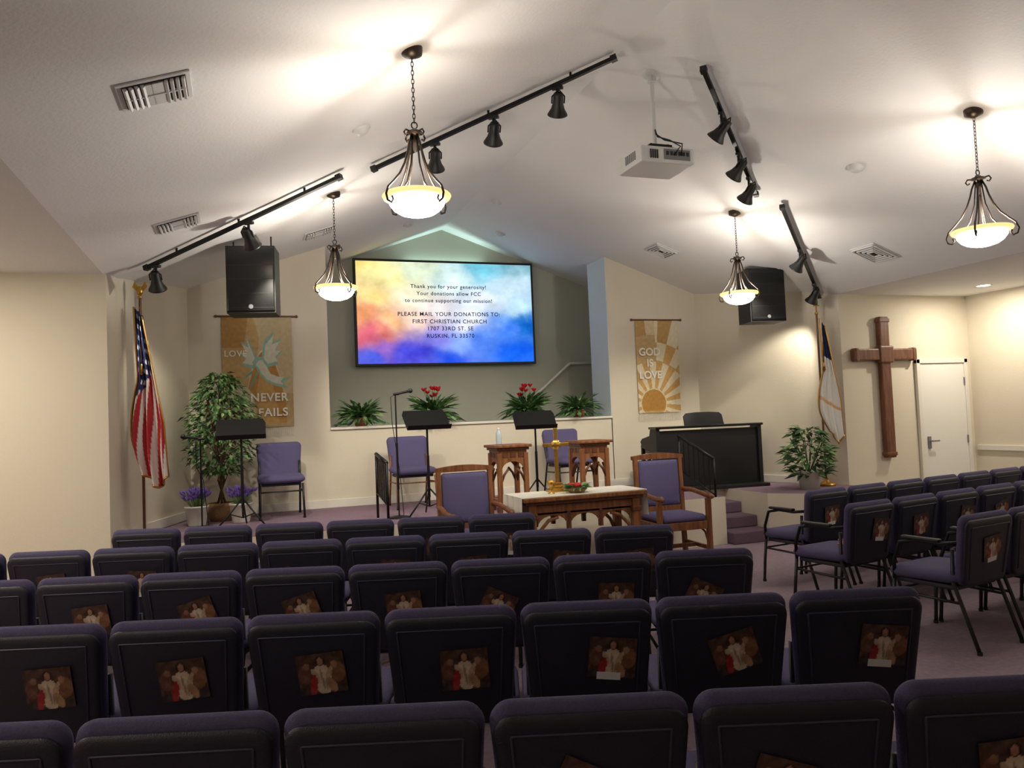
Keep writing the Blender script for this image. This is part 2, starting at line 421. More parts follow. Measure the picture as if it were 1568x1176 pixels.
# ---------------- PROJECTOR ----------------
b=MB()
px,py=3.27,5.47; zt=zc(px)
b.lathe([(.001,-.02),(.07,-.02),(.075,0)],"white_plastic",M=slopeM(px,py)@Matrix.Translation((0,0,-.0)))
b.cyl((px,py,zt),(px,py,zt-.62),.018,"white_plastic"); b.cyl((px,py,zt-.02),(px,py,zt-.07),.035,"white_plastic")
b.box((px,py,zt-.63),(.2,.2,.015),"black_metal"); 
for sx in(-1,1):
    for sy in(-1,1): b.tube([(px,py,zt-.6),(px+sx*.08,py+sy*.08,zt-.62),(px+sx*.13,py+sy*.11,zt-.67)],.008,"black_metal",6)
zz=zt-.745
b.box((px,py,zz),(.49,.40,.135),"white_plastic",bev=.018)
b.box((px+.08,py-.201,zz+.005),(.24,.006,.085),"grey_plastic",bev=.002)
for i in range(6): b.box((px-.01+i*.037,py-.206,zz+.012),(.018,.006,.03),"dark_slot")
for i in range(4): b.box((px-.16+i*.02,py-.203,zz),(.01,.006,.07),"dark_slot")
for i in range(6): b.box((px-.247,py-.1+i*.03,zz+.01),(.006,.014,.07),"grey_plastic")
b.cyl((px-.08,py+.19,zz),(px-.08,py+.24,zz),.045,"black_gloss")
b.tube([(px+.05,py-.2,zz),(px+.07,py-.27,zz+.05),(px+.02,py-.2,zz+.12),(px,py-.05,zz+.2),(px,py,zz+.3)],.006,"black_plastic",6)
b.tube([(px+.12,py-.2,zz),(px+.1,py-.25,zz+.08),(px+.02,py-.12,zz+.15),(px,py,zz+.25)],.006,"black_plastic",6)
b.obj("ceiling_projector")

# ---------------- SPEAKERS ----------------
def speaker(x,y,rz,zcn):
    b=MB()
    b.prism([(-.23,-.33),(.23,-.33),(.23,.33),(-.23,.33)],-.15,.2,"black_plastic")
    b.box((0,-.158,0),(.44,.02,.63),"black_gloss",bev=.008)
    for i in range(5): b.box((0,-.169,-.28+i*.14),(.43,.002,.004),"black_plastic")
    b.cyl((0,-.166,-.27),(0,-.172,-.27),.022,"grey_plastic")
    for sx in(-.18,.18): b.cyl((sx,0,.33),(sx,0,zc(x)-zcn-.01 if True else 0),.008,"black_metal",n=6)
    b.box((0,0,.345),(.4,.06,.02),"black_metal")
    b.obj("hanging_loudspeaker",(x,y,zcn),rz)
speaker(.15,8.0,math.radians(-10),3.0)
speaker(6.21,8.0,math.radians(-12),2.94)

# ---------------- SCREEN ----------------
CP=[(0,1,(236,214,120)),(.15,.88,(250,236,160)),(.3,.97,(215,230,200)),(.1,.62,(252,222,140)),(.02,.42,(240,160,110)),(.04,.25,(214,90,110)),(.2,.40,(250,190,130)),(.12,.27,(232,130,110)),(.14,.15,(150,100,200)),(.3,.65,(252,248,214)),(.5,.82,(220,246,246)),(.45,.55,(248,242,240)),(.7,.92,(110,195,220)),(.85,.75,(205,232,246)),(.97,.40,(16,100,200)),(.72,.6,(235,242,252)),(.62,.42,(225,228,252)),(.88,.33,(60,120,235)),(.3,.10,(70,70,220)),(.08,.04,(70,90,225)),(.5,.05,(36,80,230)),(.9,.08,(20,96,240)),(.55,.2,(140,175,250)),(.97,.97,(120,170,185)),(.3,.46,(248,214,190)),(.4,.26,(130,125,230)),(.9,.57,(190,226,246)),(.7,.2,(80,130,240))]
def scol(u,v):
    n1=noise.fractal(Vector((u*5,v*3,1.3)),1,2,6)*.05; n2=noise.fractal(Vector((u*5,v*3,7.3)),1,2,6)*.08
    uu=u+n1;vv=v+n2; W=0;c=[0,0,0]
    for a,bb,k in CP:
        w=1/(((uu-a)*1.3)**2+((vv-bb)*1.2)**2+.003)**1.7; W+=w
        for i in range(3): c[i]+=k[i]*w
    h=noise.fractal(Vector((u*9,v*7,3.3)),.8,2,6)*24*(1 if v>.25 else .7)+4
    return rgb([max(0,min(255,x/W+h)) for x in c])
b=MB(); sw,sh=2.77,1.57
b.box((0,.03,0),(sw,.05,sh),"black_plastic",bev=.006)
b.grid(lambda u,v:((u-.5)*(sw-.07),.002,(v-.5)*(sh-.07)),240,136,"screen_img",scol)
scr=b.obj("projection_screen",(2.96,11.10,3.16))
rows=[("Thank you for your generosity!",.385),("Your donations allow FCC",.28),("to continue supporting our mission!",.175),("PLEASE MAIL YOUR DONATIONS TO:",-.03),("FIRST CHRISTIAN CHURCH",-.14),("1707 33RD ST. SE",-.245),("RUSKIN, FL 33570",-.355)]
for t,z in rows: text(t,.078 if z>0 else .083,(.03,-.004,z-.02),scr,"text_dark","screen_text",cs=1.16,off=.0012)
b=MB(); b.box((0,.02,0),(1.3,.05,.05),"white_plastic",bev=.006); b.cyl((-.6,-.0,.04),(.6,-.0,.04),.013,"fill_glow"); b.box((-.62,0,.035),(.03,.04,.05),"white_plastic"); b.box((.62,0,.035),(.03,.04,.05),"white_plastic")
fx=b.obj("added_teal_fill",(2.96,11.2,3.80))  # unseen fixture, added to tint the gable ceiling teal
light('AREA',"teal_fill_lamp",(0,-.01,.07),4.5,col=(206,244,238),parent=fx,target=(2.96,10.6,4.6),size=1.2,size_y=.04,shape='RECTANGLE')

# ---------------- BANNERS ----------------
def ell(u,v,cx,cy,rx,ry,a=0):
    dx=u-cx;dy=v-cy; c,s=math.cos(a),math.sin(a); x=dx*c+dy*s;y=-dx*s+dy*c
    return (x/rx)**2+(y/ry)**2<1
def inpoly(x,y,P_):
    r=False;j=len(P_)-1
    for i in range(len(P_)):
        xi,yi=P_[i];xj,yj=P_[j]
        if (yi>y)!=(yj>y) and x<(xj-xi)*(y-yi)/(yj-yi)+xi: r=not r
        j=i
    return r
def shrink(P_,k):
    cx=sum(p[0] for p in P_)/len(P_);cy=sum(p[1] for p in P_)/len(P_)
    return [(cx+(x-cx)*k,cy+(y-cy)*k) for x,y in P_]
def banner(name,x,zt,w,h,cf):
    b=MB()
    b.grid(lambda u,v:((u-.5)*w,-.012+.006*math.sin(u*9+v*2),-h+v*h),120,200,"cloth",lambda u,v:rgb([max(0,min(255,q+noise.noise(Vector((u*20,v*30,0)))*10)) for q in cf(u,v)]))
    for i in range(34):
        xx=(i/33-.5)*w; b.cyl((xx,-.012,-h),(xx+random.uniform(-.006,.006),-.012,-h-.11),.003,"linen",n=4)
    b.cyl((-w/2-.05,-.014,.01),(w/2+.05,-.014,.01),.011,"oak_dark",n=8)
    for s_ in(-1,1): b.sphere((s_*(w/2+.06),-.014,.01),.018,"oak_dark")
    return b.obj(name,(x,YF-.012,zt))
WLp=[(.50,.60),(.34,.86),(.38,.74),(.26,.78),(.34,.68),(.22,.68),(.33,.61),(.27,.56),(.45,.53)]
WRp=[(.55,.60),(.58,.76),(.74,.88),(.70,.77),(.84,.80),(.76,.70),(.86,.69),(.76,.62),(.80,.57),(.62,.54)]
BDp=[(.42,.585),(.47,.64),(.54,.64),(.62,.56),(.68,.48),(.84,.44),(.95,.45),(.86,.39),(.92,.35),(.76,.37),(.60,.42),(.50,.50),(.46,.56)]
DV=[WLp,WRp,BDp]; DVi=[shrink(p,.78) for p in DV]
def bl(u,v):
    x,y=u,v
    c=(186,154,104)
    if y>.72 and x<.36-.25*(.95-y): c=(168,130,74)
    if x>.40-.12*math.sin(y*6) and y>.45: c=(190,172,134)
    if x>.84-.3*(1-y): c=(192,174,136) if y>.3 else (176,152,108)
    d=abs((x-.60)/.30)
    ym=.70-.5*d*d
    if y<ym and d<1 and y>.03: c=(176,132,70)
    if d<.62 and y<.56-.5*(d/.62)**2 and y>.03: c=(190,152,92)
    if d<1 and abs(y-ym)<.010: c=(212,200,170)
    if y<.42 and ell(x,y,.22,.12,.24,.28): c=(196,182,150)
    for p,pi in zip(DV,DVi):
        if inpoly(x,y,p): c=(140,178,164)
        if inpoly(x,y,pi): c=(204,202,184)
    if ell(x,y,.44,.43,.10,.012,.9) or ell(x,y,.37,.48,.08,.011,.5): c=(116,160,140)
    return c
bn=banner("wall_banner",.21,2.88,.80,1.32,bl)
text("LOVE",.10,(-.25,-.03,-.47),bn,"text_white","banner_text",cs=1.1,off=.001)
text("NEVER",.135,(.12,-.03,-1.01),bn,"text_white","banner_text",cs=1.1,off=.003)
text("FAILS",.135,(.16,-.03,-1.19),bn,"text_white","banner_text",cs=1.1,off=.003)
def br(u,v):
    dx=(u-.36)*.70;dy=(v-.10)*1.32; r=math.hypot(dx,dy);a=math.degrees(math.atan2(dy,dx))
    gold=(200,158,96);cream=(220,208,178);dk=(184,136,66)
    if r<.20: return dk if dy>-.1 else gold
    if r<.215: return cream
    k=int((a+400)//11)
    if r<.60: return gold if k%2 else cream
    if r<.62: return (190,160,110)
    if u<.45: return (190,162,114) if r<.98 else ((184,148,92) if k%2 else (206,190,152))
    if r<.88: return cream if k%2 else gold
    return (186,150,94) if k%2 else cream
bn=banner("wall_banner",5.66,2.86,.68,1.32,br)
for t,z in(("GOD",-.5),("IS",-.66),("LOVE",-.83)): text(t,.15,(-.14,-.03,z),bn,"text_white","banner_text",off=.004)

# ---------------- CROSS ON WALL ----------------
b=MB()
b.box((0,-.045,.0),(.15,.08,1.82),"cross_wood",bev=.018)
b.box((0,-.05,.42),(1.03,.085,.15),"cross_wood",bev=.018)
for s_ in(-1,1): b.box((s_*.47,-.052,.42),(.05,.095,.17),"cross_wood",bev=.012)
for z in(.86,-.86): b.box((0,-.048,z),(.17,.09,.05),"cross_wood",bev=.012)
b.box((0,-.06,.42),(.22,.10,.22),"cross_wood",bev=.02)
b.obj("wall_cross",(7.86,7.80,1.75))

# ---------------- CHAIRS ----------------
def jcol(u,v):
    c=(78,52,38)
    n=noise.noise(Vector((u*6,v*6,2)))*24+noise.noise(Vector((u*17,v*15,5)))*14
    if v<.2: c=(58,46,42)
    if ell(u,v,.84,.5,.15,.26): c=(126,84,52)
    if ell(u,v,.14,.5,.12,.24): c=(110,70,52)
    if ell(u,v,.5,.34,.2,.36,.08): c=(204,184,158)
    if ell(u,v,.5,.60,.15,.12): c=(208,188,162)
    if ell(u,v,.36,.48,.055,.18,.35) or ell(u,v,.65,.48,.055,.18,-.35): c=(184,156,128)
    if ell(u,v,.30,.22,.08,.28,-.15): c=(158,40,36)
    if ell(u,v,.68,.2,.09,.2,.3): c=(170,128,92)
    if ell(u,v,.5,.82,.11,.13): c=(52,32,24)
    if ell(u,v,.5,.80,.065,.10): c=(178,128,98)
    if ell(u,v,.2,.70,.07,.08): c=(140,98,72)
    if ell(u,v,.78,.70,.07,.08): c=(156,112,82)
    if ell(u,v,.50,.36,.025,.26,.1): c=(160,134,108)
    if ell(u,v,.58,.3,.02,.22,-.1): c=(168,142,114)
    return rgb([max(0,min(255,q+n)) for q in c])
def chair(arms=False,pic=None,label=False,paper=False,front="fabric",legs="steel_dark",backs=True):
    b=MB()
    M=Matrix.Translation((0,.045,.613))@Matrix.Rotation(math.radians(9),4,'X')
    w=.508
    b.pad(w,.445,.055,.062,front,M,taper=.13,bow=.004)
    Ms=M@Matrix.Translation((0,-.034,-.011))
    o=b.pad(w-.016,.42,.05,.028,"chair_shell" if backs else front,Ms,taper=.13)
    if backs:
        up=[Ms@Vector((x,-.0145,z)) for x,z in o(.046)]
        up=[up[27]]+up[:14]+[up[14]]
        b.tube(up,.0038,"piping",5)
    Mt=Matrix.Translation((0,.30,.435))@Matrix.Rotation(PI/2-.03,4,'X')
    b.pad(w,.50,.08,.085,front,Mt)
    b.box((0,.29,.375),(.42,.40,.03),"chair_shell",bev=.01)
    for s_ in(-1,1):
        x=s_*.225
        b.tube([(x,.50,.38),(x+s_*.005,.52,.2),(x+s_*.01,.535,0.012)],.0125,legs)
        b.tube([(x,.09,.62),(x,.10,.42),(x,.03,.22),(x,-.04,0.012)],.0125,legs)
        b.tube([(x,.515,.30),(x,.06,.29)],.009,legs)
        for yy in(.535,-.04): b.cyl((x+s_*.008*(yy>0),yy,0),(x+s_*.008*(yy>0),yy,.02),.016,"black_plastic",n=8)
        if arms:
            xx=s_*.262
            b.tube([(x,.50,.38),(xx,.47,.5),(xx,.42,.63),(xx,.30,.655),(xx,.14,.65),(x,.05,.66)],.0125,"black_metal")
            b.box((xx,.27,.668),(.045,.26,.022),"black_plastic",bev=.009)
    b.tube([(-.225,.515,.30),(.225,.515,.30)],.008,legs)
    if pic is not None:
        ox,oz,ang,sz=pic
        Mp=Ms@Matrix.Translation((ox,-.021,oz))@Matrix.Rotation(ang,4,'Y')
        b.grid(lambda u,v:((u-.5)*sz,0,(v-.5)*sz*.88),44,40,"print",jcol,Mp,smooth=False)
        b.box((0,.0035,0),(sz-.004,.004,sz*.88-.004),"dark_slot",Mp)
        if label: b.box((-.01,-.003,-sz*.40),(.09,.002,.028),"paper",Mp)
    if paper: b.box((.12,.28,.487),(.2,.14,.006),"orange_paper",rz=.4)
    return b
pics=[(.06,.02,0.04,.18),(-.02,.01,.45,.17),(.04,.03,-.3,.175),(.09,.03,.1,.18),(.03,.02,-.1,.18),(-.04,.0,.3,.165),(.05,.01,-.05,.18)]
CM=[chair(pic=p,label=(i in(0,3))).mesh("church_chair") for i,p in enumerate(pics)]
CMarm=chair(arms=True,pic=pics[4],label=True).mesh("church_chair")
CMarmP=chair(arms=True,pic=pics[3],label=True,paper=True).mesh("church_chair")
a=math.radians(-18.5); u=Vector((math.cos(a),math.sin(a),0))
k=0
for (ex,ey),n,pitch in(((2.52,1.225),8,.516),((2.45,2.30),8,.518),((2.455,3.33),9,.52),((2.57,4.28),9,.523),((2.07,5.41),6,.528)):
    for i in range(n):
        c=Vector((ex,ey,0))-u*pitch*(i+.5)
        k+=1
        place(CM[(k*5+i*i)%7],"church_chair",c,a+random.uniform(-.012,.012))
a2=math.radians(9); u2=Vector((math.cos(a2),math.sin(a2),0))
for (sx,sy),n,fm in(((4.43,5.28),9,CMarm),((4.05,4.42),9,CMarmP),((4.12,3.55),8,CMarm)):
    for i in range(n):
        c=Vector((sx,sy,0))+u2*(.53*i+.26)
        if c.x>WR-.35: break
        k+=1
        place(fm if i==0 else CM[(k*5+i)%7],"church_chair",c,a2+random.uniform(-.01,.01))
place(chair(front="fabric_lit").mesh("stage_chair"),"stage_chair",(.41,9.40,ST),PI)
place(chair(front="fabric_lit",legs="chair_wood").mesh("stage_chair"),"stage_chair",(1.92,9.40,ST),PI)
place(bpy.data.meshes["stage_chair"],"stage_chair",(3.96,9.40,ST),PI)
def armchair():
    b=MB(); W=.60
    for s_ in(-1,1):
        x=s_*.265
        b.box((x,.0,.545),(.045,.05,1.05),"chair_wood",bev=.006,rx=.05)
        b.box((s_*.28,.52,.32),(.05,.05,.64),"chair_wood",bev=.006)
        b.tube([(s_*.28,.0,.70),(s_*.29,.18,.70),(s_*.30,.36,.675),(s_*.29,.50,.66),(s_*.28,.58,.67),(s_*.28,.60,.645)],.024,"chair_wood",10)
        b.box((s_*.275,.26,.36),(.035,.5,.09),"chair_wood",bev=.004)
        b.box((s_*.275,.26,.13),(.03,.5,.04),"chair_wood",bev=.004)
        b.tube([(s_*.28,.49,.18),(s_*.28,.44,.28),(s_*.28,.34,.32)],.013,"chair_wood",6)
    n=13; poly=[(-.30,1.035)]+[(-.30+.60*i/(n-1),1.075+.025*math.sin(PI*i/(n-1))) for i in range(n)]+[(.30,1.035)]
    b.prism(poly[::-1],-.055,-.0,"chair_wood")
    b.box((0,-.0,.50),(.5,.04,.06),"chair_wood",bev=.004)
    M=Matrix.Translation((0,-.008,.775))@Matrix.Rotation(.05,4,'X')
    b.pad(.48,.50,.03,.06,"fabric_lit",M)
    b.pad(.52,.52,.05,.09,"fabric_lit",Matrix.Translation((0,.28,.44))@Matrix.Rotation(PI/2,4,'X'))
    b.box((0,.53,.37),(.5,.035,.08),"chair_wood",bev=.004); b.box((0,.26,.13),(.5,.035,.04),"chair_wood",bev=.004); b.box((0,.0,.37),(.5,.035,.08),"chair_wood",bev=.004)
    return b.mesh("clergy_armchair")
am=armchair()
place(am,"clergy_armchair",(2.09,7.42,0),PI); place(am,"clergy_armchair",(4.28,7.42,0),PI-.05)

# ---------------- COMMUNION TABLE ----------------
b=MB(); TW,TD,TH=1.30,.56,.78
b.box((0,0,TH-.02),(TW,TD,.04),"oak",bev=.008); b.box((0,0,TH-.055),(TW-.06,TD-.05,.03),"oak_dark",bev=.004)
for sx in(-1,1):
    for sy in(-1,1):
        x=sx*(TW/2-.1);y=sy*(TD/2-.08)
        b.box((x,y,.38),(.075,.075,.68),"oak",bev=.008); b.box((x,y,.04),(.11,.11,.08),"oak_dark",bev=.01); b.box((x,y,.60),(.095,.095,.05),"oak_dark",bev=.008)
def arch(b,cx,cz,w,h,y0,y1,mat,M=None):
    n=10; pts=[]
    for i in range(n+1): t=PI*i/n; pts.append((cx-math.cos(t)*w/2,cz+math.sin(t)*h))
    for i in range(n):
        p,q=pts[i],pts[i+1]; zt=cz+h+.03
        b.prism([p,q,(q[0],zt),(p[0],zt)],y0,y1,mat,M)
for sy in(-1,1):
    y=sy*(TD/2-.08)
    b.box((0,y,.655),(TW-.2,.03,.09),"oak",bev=.003)
    for i in range(3): arch(b,-.34+i*.34,.50,.31,.10,y-.015,y+.015,"oak")
    for i in(-1,1):
        b.box((i*.17,y,.54),(.04,.04,.16),"oak_dark",bev=.004)
        b.tube([(i*.52,y,.34),(i*.47,y,.46),(i*.38,y,.55),(i*.28,y,.58)],.018,"oak",8)
for sx in(-1,1):
    b.box((sx*(TW/2-.1),0,.655),(.03,TD-.16,.09),"oak",bev=.003); b.box((sx*(TW/2-.1),0,.12),(.04,TD-.16,.05),"oak",bev=.003)
b.box((0,0,.12),(TW-.2,.05,.05),"oak",bev=.003)
b.box((0,.01,TH+.004),(TW+.02,TD-.02,.008),"linen",bev=.002)
for sx in(-1,1):
    b.grid(lambda uu,vv,sx=sx:(sx*(TW/2+.012+.012*math.sin(vv*20)+.01*uu),-TD/2+.02+vv*(TD-.04),TH+.006-uu*.26),8,40,"linen")
b.obj("communion_table",(3.13,7.08,0))
b=MB()
b.box((0,0,.015),(.2,.15,.03),"brass_cross",bev=.006); b.box((0,0,.045),(.14,.1,.03),"brass_cross",bev=.006); b.box((0,0,.075),(.09,.07,.03),"brass_cross",bev=.005)
b.box((0,0,.36),(.038,.028,.56),"brass_cross",bev=.006); b.box((0,0,.47),(.28,.028,.038),"brass_cross",bev=.006)
b.lathe([(.001,-.016),(.05,-.016),(.05,.016),(.001,.016)],"brass_cross",M=Matrix.Translation((0,0,.47))@Matrix.Rotation(PI/2,4,'X'))
b.obj("altar_cross",(2.99,7.20,TH+.009))
b=MB()
b.lathe([(.001,0),(.07,0),(.1,.03),(.105,.045),(.09,.045),(.001,.03)],"basket")
for i in range(60):
    t=random.uniform(0,2*PI); b.leaf((.06*math.cos(t),.06*math.sin(t),.05),(math.cos(t),math.sin(t),random.uniform(-.1,.7)),random.uniform(.07,.13),.04,"leaf_b")
for i in range(9):
    t=random.uniform(0,2*PI);r=random.uniform(0,.09); b.sphere((r*math.cos(t),r*math.sin(t),.075),.022,"red_flower")
b.obj("floral_centerpiece",(3.1,6.98,TH+.009))
b=MB(); b.lathe([(.001,0),(.035,0),(.035,.006),(.008,.012),(.008,.06),(.03,.08),(.036,.13),(.034,.13),(.025,.085),(.001,.075)],"gold"); b.obj("chalice",(2.85,7.03,TH+.009))

# ---------------- PEDESTALS ----------------
def pedestal():
    b=MB(); W=.42;H=.72
    b.box((0,0,H-.015),(W,W,.03),"oak",bev=.008); b.box((0,0,H-.045),(W-.05,W-.05,.03),"oak_dark",bev=.008)
    for a_ in(0,PI/2,PI,3*PI/2):
        M=rotz(a_); y=-(W/2-.06)
        b.box((0,y,H-.11),(W-.1,.025,.10),"oak",M,bev=.003)
        for i in(-1,0,1): b.box((i*.09,y-.014,H-.11),(.06,.008,.05),"oak_dark",M)
        arch(b,0,H-.27,W-.17,.09,y-.012,y+.012,"oak",M)
        b.tube([(W/2-.07,y,H-.42),(W/2-.11,y,H-.32),(.05,y,H-.26)],.013,"oak_dark",6,M); b.tube([(-W/2+.07,y,H-.42),(-W/2+.11,y,H-.32),(-.05,y,H-.26)],.013,"oak_dark",6,M)
        b.box((W/2-.06,y,H/2-.04),(.05,.05,H-.1),"oak",M,bev=.005); b.box((W/2-.06,y,.03),(.07,.07,.06),"oak_dark",M,bev=.006)
        b.box((0,y,.12),(W-.12,.03,.04),"oak",M,bev=.003)
    return b.mesh("wooden_pedestal_stand")
pmn=pedestal()
place(pmn,"wooden_pedestal_stand",(2.75,8.0,ST)); place(pmn,"wooden_pedestal_stand",(3.72,8.0,ST))
b=MB(); b.lathe([(.001,0),(.03,0),(.032,.01),(.032,.11),(.028,.13),(.013,.155),(.013,.17)],"water"); b.lathe([(.015,.165),(.015,.185),(.001,.186)],"white_plastic"); b.obj("water_bottle",(2.66,8.02,ST+.721))

# ---------------- STANDS ----------------
def tripod(b,r=.28,h=.3):
    for i in range(3):
        t=2*PI*i/3+.4; b.tube([(0,0,h),(r*.5*math.cos(t),r*.5*math.sin(t),h*.5),(r*math.cos(t),r*math.sin(t),.012)],.009,"black_metal",6)
        b.tube([(0,0,.1),(r*.5*math.cos(t),r*.5*math.sin(t),h*.5)],.006,"black_metal",6)
def mstand(x,y,h,rz):
    b=MB(); tripod(b); b.cyl((0,0,.1),(0,0,h-.12),.011,"black_metal"); b.cyl((0,0,.2),(0,0,h*.6),.015,"black_metal")
    M=Matrix.Translation((0,-.02,h-.05))@Matrix.Rotation(math.radians(50),4,'X')
    b.prism([(-.24,-.15),(.24,-.15),(.245,.1),(.22,.165),(-.22,.165),(-.245,.1)],-.004,.004,"black_metal",M)
    b.box((0,.03,-.15),(.48,.06,.006),"black_metal",M); b.box((0,-.02,0),(.08,.04,.12),"black_plastic",M)
    b.obj("music_stand",(x,y,ST),rz)
mstand(.0,8.4,1.05,PI); mstand(1.88,8.1,1.07,PI+.05); mstand(3.2,8.3,1.02,PI-.2)
def micstand(x,y,h,n,tilt=1):
    b=MB(); b.lathe([(.001,.02),(.05,.022),(.12,.01),(.125,0),(.001,0)],"black_metal"); b.cyl((0,0,.01),(0,0,h),.008,"black_metal"); b.cyl((0,0,.3),(0,0,h*.6),.012,"black_metal")
    b.cyl((-.02,0,h),(.04,0,h+.005),.014,"black_plastic"); b.cyl((.02,.0,h+.003),(.15*tilt,0,h+.03),.011,"black_plastic",r1=.015); b.sphere((.165*tilt,0,h+.033),.026,"steel_dark")
    b.tube([(.0,0,h),(-.05,0,h-.03),(-.04,.02,h-.3),(.02,0,.5),(.06,.05,.02)],.004,"black_plastic",5)
    b.obj(n,(x,y,ST))
micstand(1.56,8.15,1.31,"microphone_stand"); micstand(-.40,8.62,.92,"microphone_stand",-1)

# ---------------- ORGAN ----------------
b=MB()
b.box((0,0,.40),(1.40,.06,.72),"black_plastic",bev=.006)
b.box((0,.0,.02),(1.44,.5,.04),"black_plastic",bev=.006)
for s_ in(-1,1):
    x=s_*.72
    Mx=Matrix.Translation((x,0,0))@Matrix.Rotation(PI/2,4,'Z')
    b.prism([(-.06,0),(.50,0),(.50,.06),(.12,.10),(.10,.48),(.42,.54),(.46,.62),(.40,.66),(.16,.70),(.12,.80),(-.06,.80)][::-1],-.025,.025,"black_plastic",Mx)
    b.box((x+s_*.0,.44,.3),(.045,.045,.55),"black_plastic",bev=.008)
b.box((0,.03,.80),(1.52,.24,.03),"black_gloss",bev=.008)
b.box((0,.28,.56),(1.42,.36,.06),"black_plastic",bev=.006)
b.box((0,.33,.60),(1.22,.15,.02),"white_plastic")
for i in range(36):
    if i%7 in(2,6): continue
    b.box((-.6+i*.034+.017,.30,.615),(.014,.09,.014),"black_gloss")
M=Matrix.Translation((.0,.1,.89))@Matrix.Rotation(math.radians(-18),4,'X')
b.prism([(-.28,-.09),(.28,-.09),(.275,.05),(.24,.085),(.1,.095),(-.1,.095),(-.24,.085),(-.275,.05)],-.012,.012,"black_gloss",M)
b.obj("digital_organ",(5.72,8.62,ST),math.radians(-6))
b=MB(); b.box((0,0,.47),(.7,.3,.06),"black_gloss",bev=.01)
for sx in(-.3,.3):
    for sy in(-.11,.11): b.box((sx,sy,.22),(.04,.04,.44),"black_plastic",bev=.004)
b.obj("organ_bench",(5.62,9.34,ST),math.radians(-6))

# ---------------- FLAGS ----------------
def flag(name,x,y,H,colf,top,ln,w,finial,rz=0,xo=0.01,fold=1.0):
    b=MB()
    b.lathe([(.001,0),(.11,0),(.115,.02),(.09,.035),(.04,.05),(.025,.09),(.001,.09)],"gold")
    b.cyl((0,0,.03),(0,0,H),.013,"oak_dark")
    if finial=="eagle":
        b.sphere((0,0,H+.02),.022,"gold"); b.sphere((0,0,H+.08),.03,"gold",sz=1.6)
        for s_ in(-1,1): b.prism([(0,H+.05),(s_*.07,H+.12),(s_*.05,H+.17),(s_*.015,H+.11)],-.006,.006,"gold")
    else:
        b.sphere((0,0,H+.02),.022,"gold"); b.box((0,0,H+.1),(.014,.012,.13),"gold"); b.box((0,0,H+.12),(.07,.012,.014),"gold")
    def pos(uu,vv):
        spread=w*(.35+.65*min(1,vv*1.6))
        xx=xo+uu*spread+.05*vv
        if vv>.4: xx-=.10*math.sin((vv-.4)*PI/.6)*(1-uu)
        zz=top-ln*vv - .10*uu*(1-vv)
        if vv>.7: zz+= (vv-.7)/.3*.28*abs(uu-.62)
        yy=(.045*math.sin(uu*17+vv*2.0)*(0.3+vv)+.02*math.sin(uu*31))*fold
        return (xx,yy-.02-(.03 if xo<0 else 0)-(.03 if fold<1 else 0),zz)
    b.grid(pos,90,120,"cloth",colf)
    for kk in range(2):
        uu=kk; b.tube([Vector(pos(uu,v/24))+Vector((0,-.004,0)) for v in range(25)],.009,"gold",5)
    b.tube([pos(v/40,1) for v in range(41)],.011,"gold",5)
    b.tube([(.01,-.03,top),(.035,-.05,top-.25),(.03,-.06,top-.55)],.005,"gold",5)
    b.lathe([(.001,top-.55),(.012,top-.56),(.018,top-.66),(.001,top-.66)],"gold",(.03,-.06,0))
    return b.obj(name,(x,y,ST),rz)
def us(uu,vv):
    if vv<.46-.25*(uu-.3) and uu>.15:
        su=(uu*9+vv*3)%1; sv=(vv*16)%1
        return rgb((214,216,226)) if (abs(su-.5)<.17 and abs(sv-.5)<.22) else rgb((30,36,80))
    s_=(uu*5.2+vv*1.8)%1
    return rgb((168,34,44)) if s_<.52 else rgb((214,208,202))
flag("american_flag",-.89,8.16,2.30,us,2.22,1.74,.25,"eagle",math.radians(-18),-.04)
def cf(uu,vv):
    if vv<.30 and uu>.35-vv: return rgb((34,48,90))
    if abs(vv-.62-.1*uu)<.015: return rgb((226,180,130))
    return rgb((236,234,228))
flag("christian_flag",6.90,7.84,2.15,cf,2.1,1.58,.17,"cross",math.radians(-20),fold=.35)

# ---------------- PLANTS ----------------
def ficus():
    b=MB(); b.lathe([(.001,0),(.12,0),(.15,.06),(.16,.16),(.15,.2),(.13,.2),(.13,.17),(.001,.16)],"basket")
    for i in range(4):
        t=2*PI*i/4; x,y=.05*math.cos(t),.05*math.sin(t)
        b.tube([(x,y,.15),(-x*.6,y*.8,.45),(x*.8,-y*.5,.75),(x*1.5,y*1.5,1.05),(x*2.5,y*2.5,1.35)],.013,"bark",6)
    for i in range(26):
        t=random.uniform(0,2*PI);zz=random.uniform(.6,1.55); q=(zz-.45)/1.2; rr=.34*math.sin(min(1,max(.15,q))*PI*.86+.15)**.6
        e=Vector((rr*.75*math.cos(t),rr*.75*math.sin(t),zz)); b.tube([(0,0,zz-.3),e*.5+Vector((0,0,(zz-.15)*.5)),e],.005,"bark",5)
    for i in range(1600):
        t=random.uniform(0,2*PI);ph=random.random(); zz=.52+1.12*ph; rr=.38*(math.sin(PI*min(.97,ph*.86+.1)))**.65*math.sqrt(random.uniform(.15,1))
        rr*=1+.35*noise.noise(Vector((math.cos(t)*1.8,math.sin(t)*1.8,zz*3.5)))
        p=(rr*math.cos(t),rr*math.sin(t),zz); b.leaf(p,(math.cos(t)+random.uniform(-.6,.6),math.sin(t)+random.uniform(-.6,.6),random.uniform(-.7,.4)),random.uniform(.06,.1),random.uniform(.03,.045),random.choice(["leaf_a","leaf_a","leaf_b","leaf_b","leaf_c"]),.3)
    return b
ficus().obj("potted_ficus_tree",(-.22,9.20,ST))
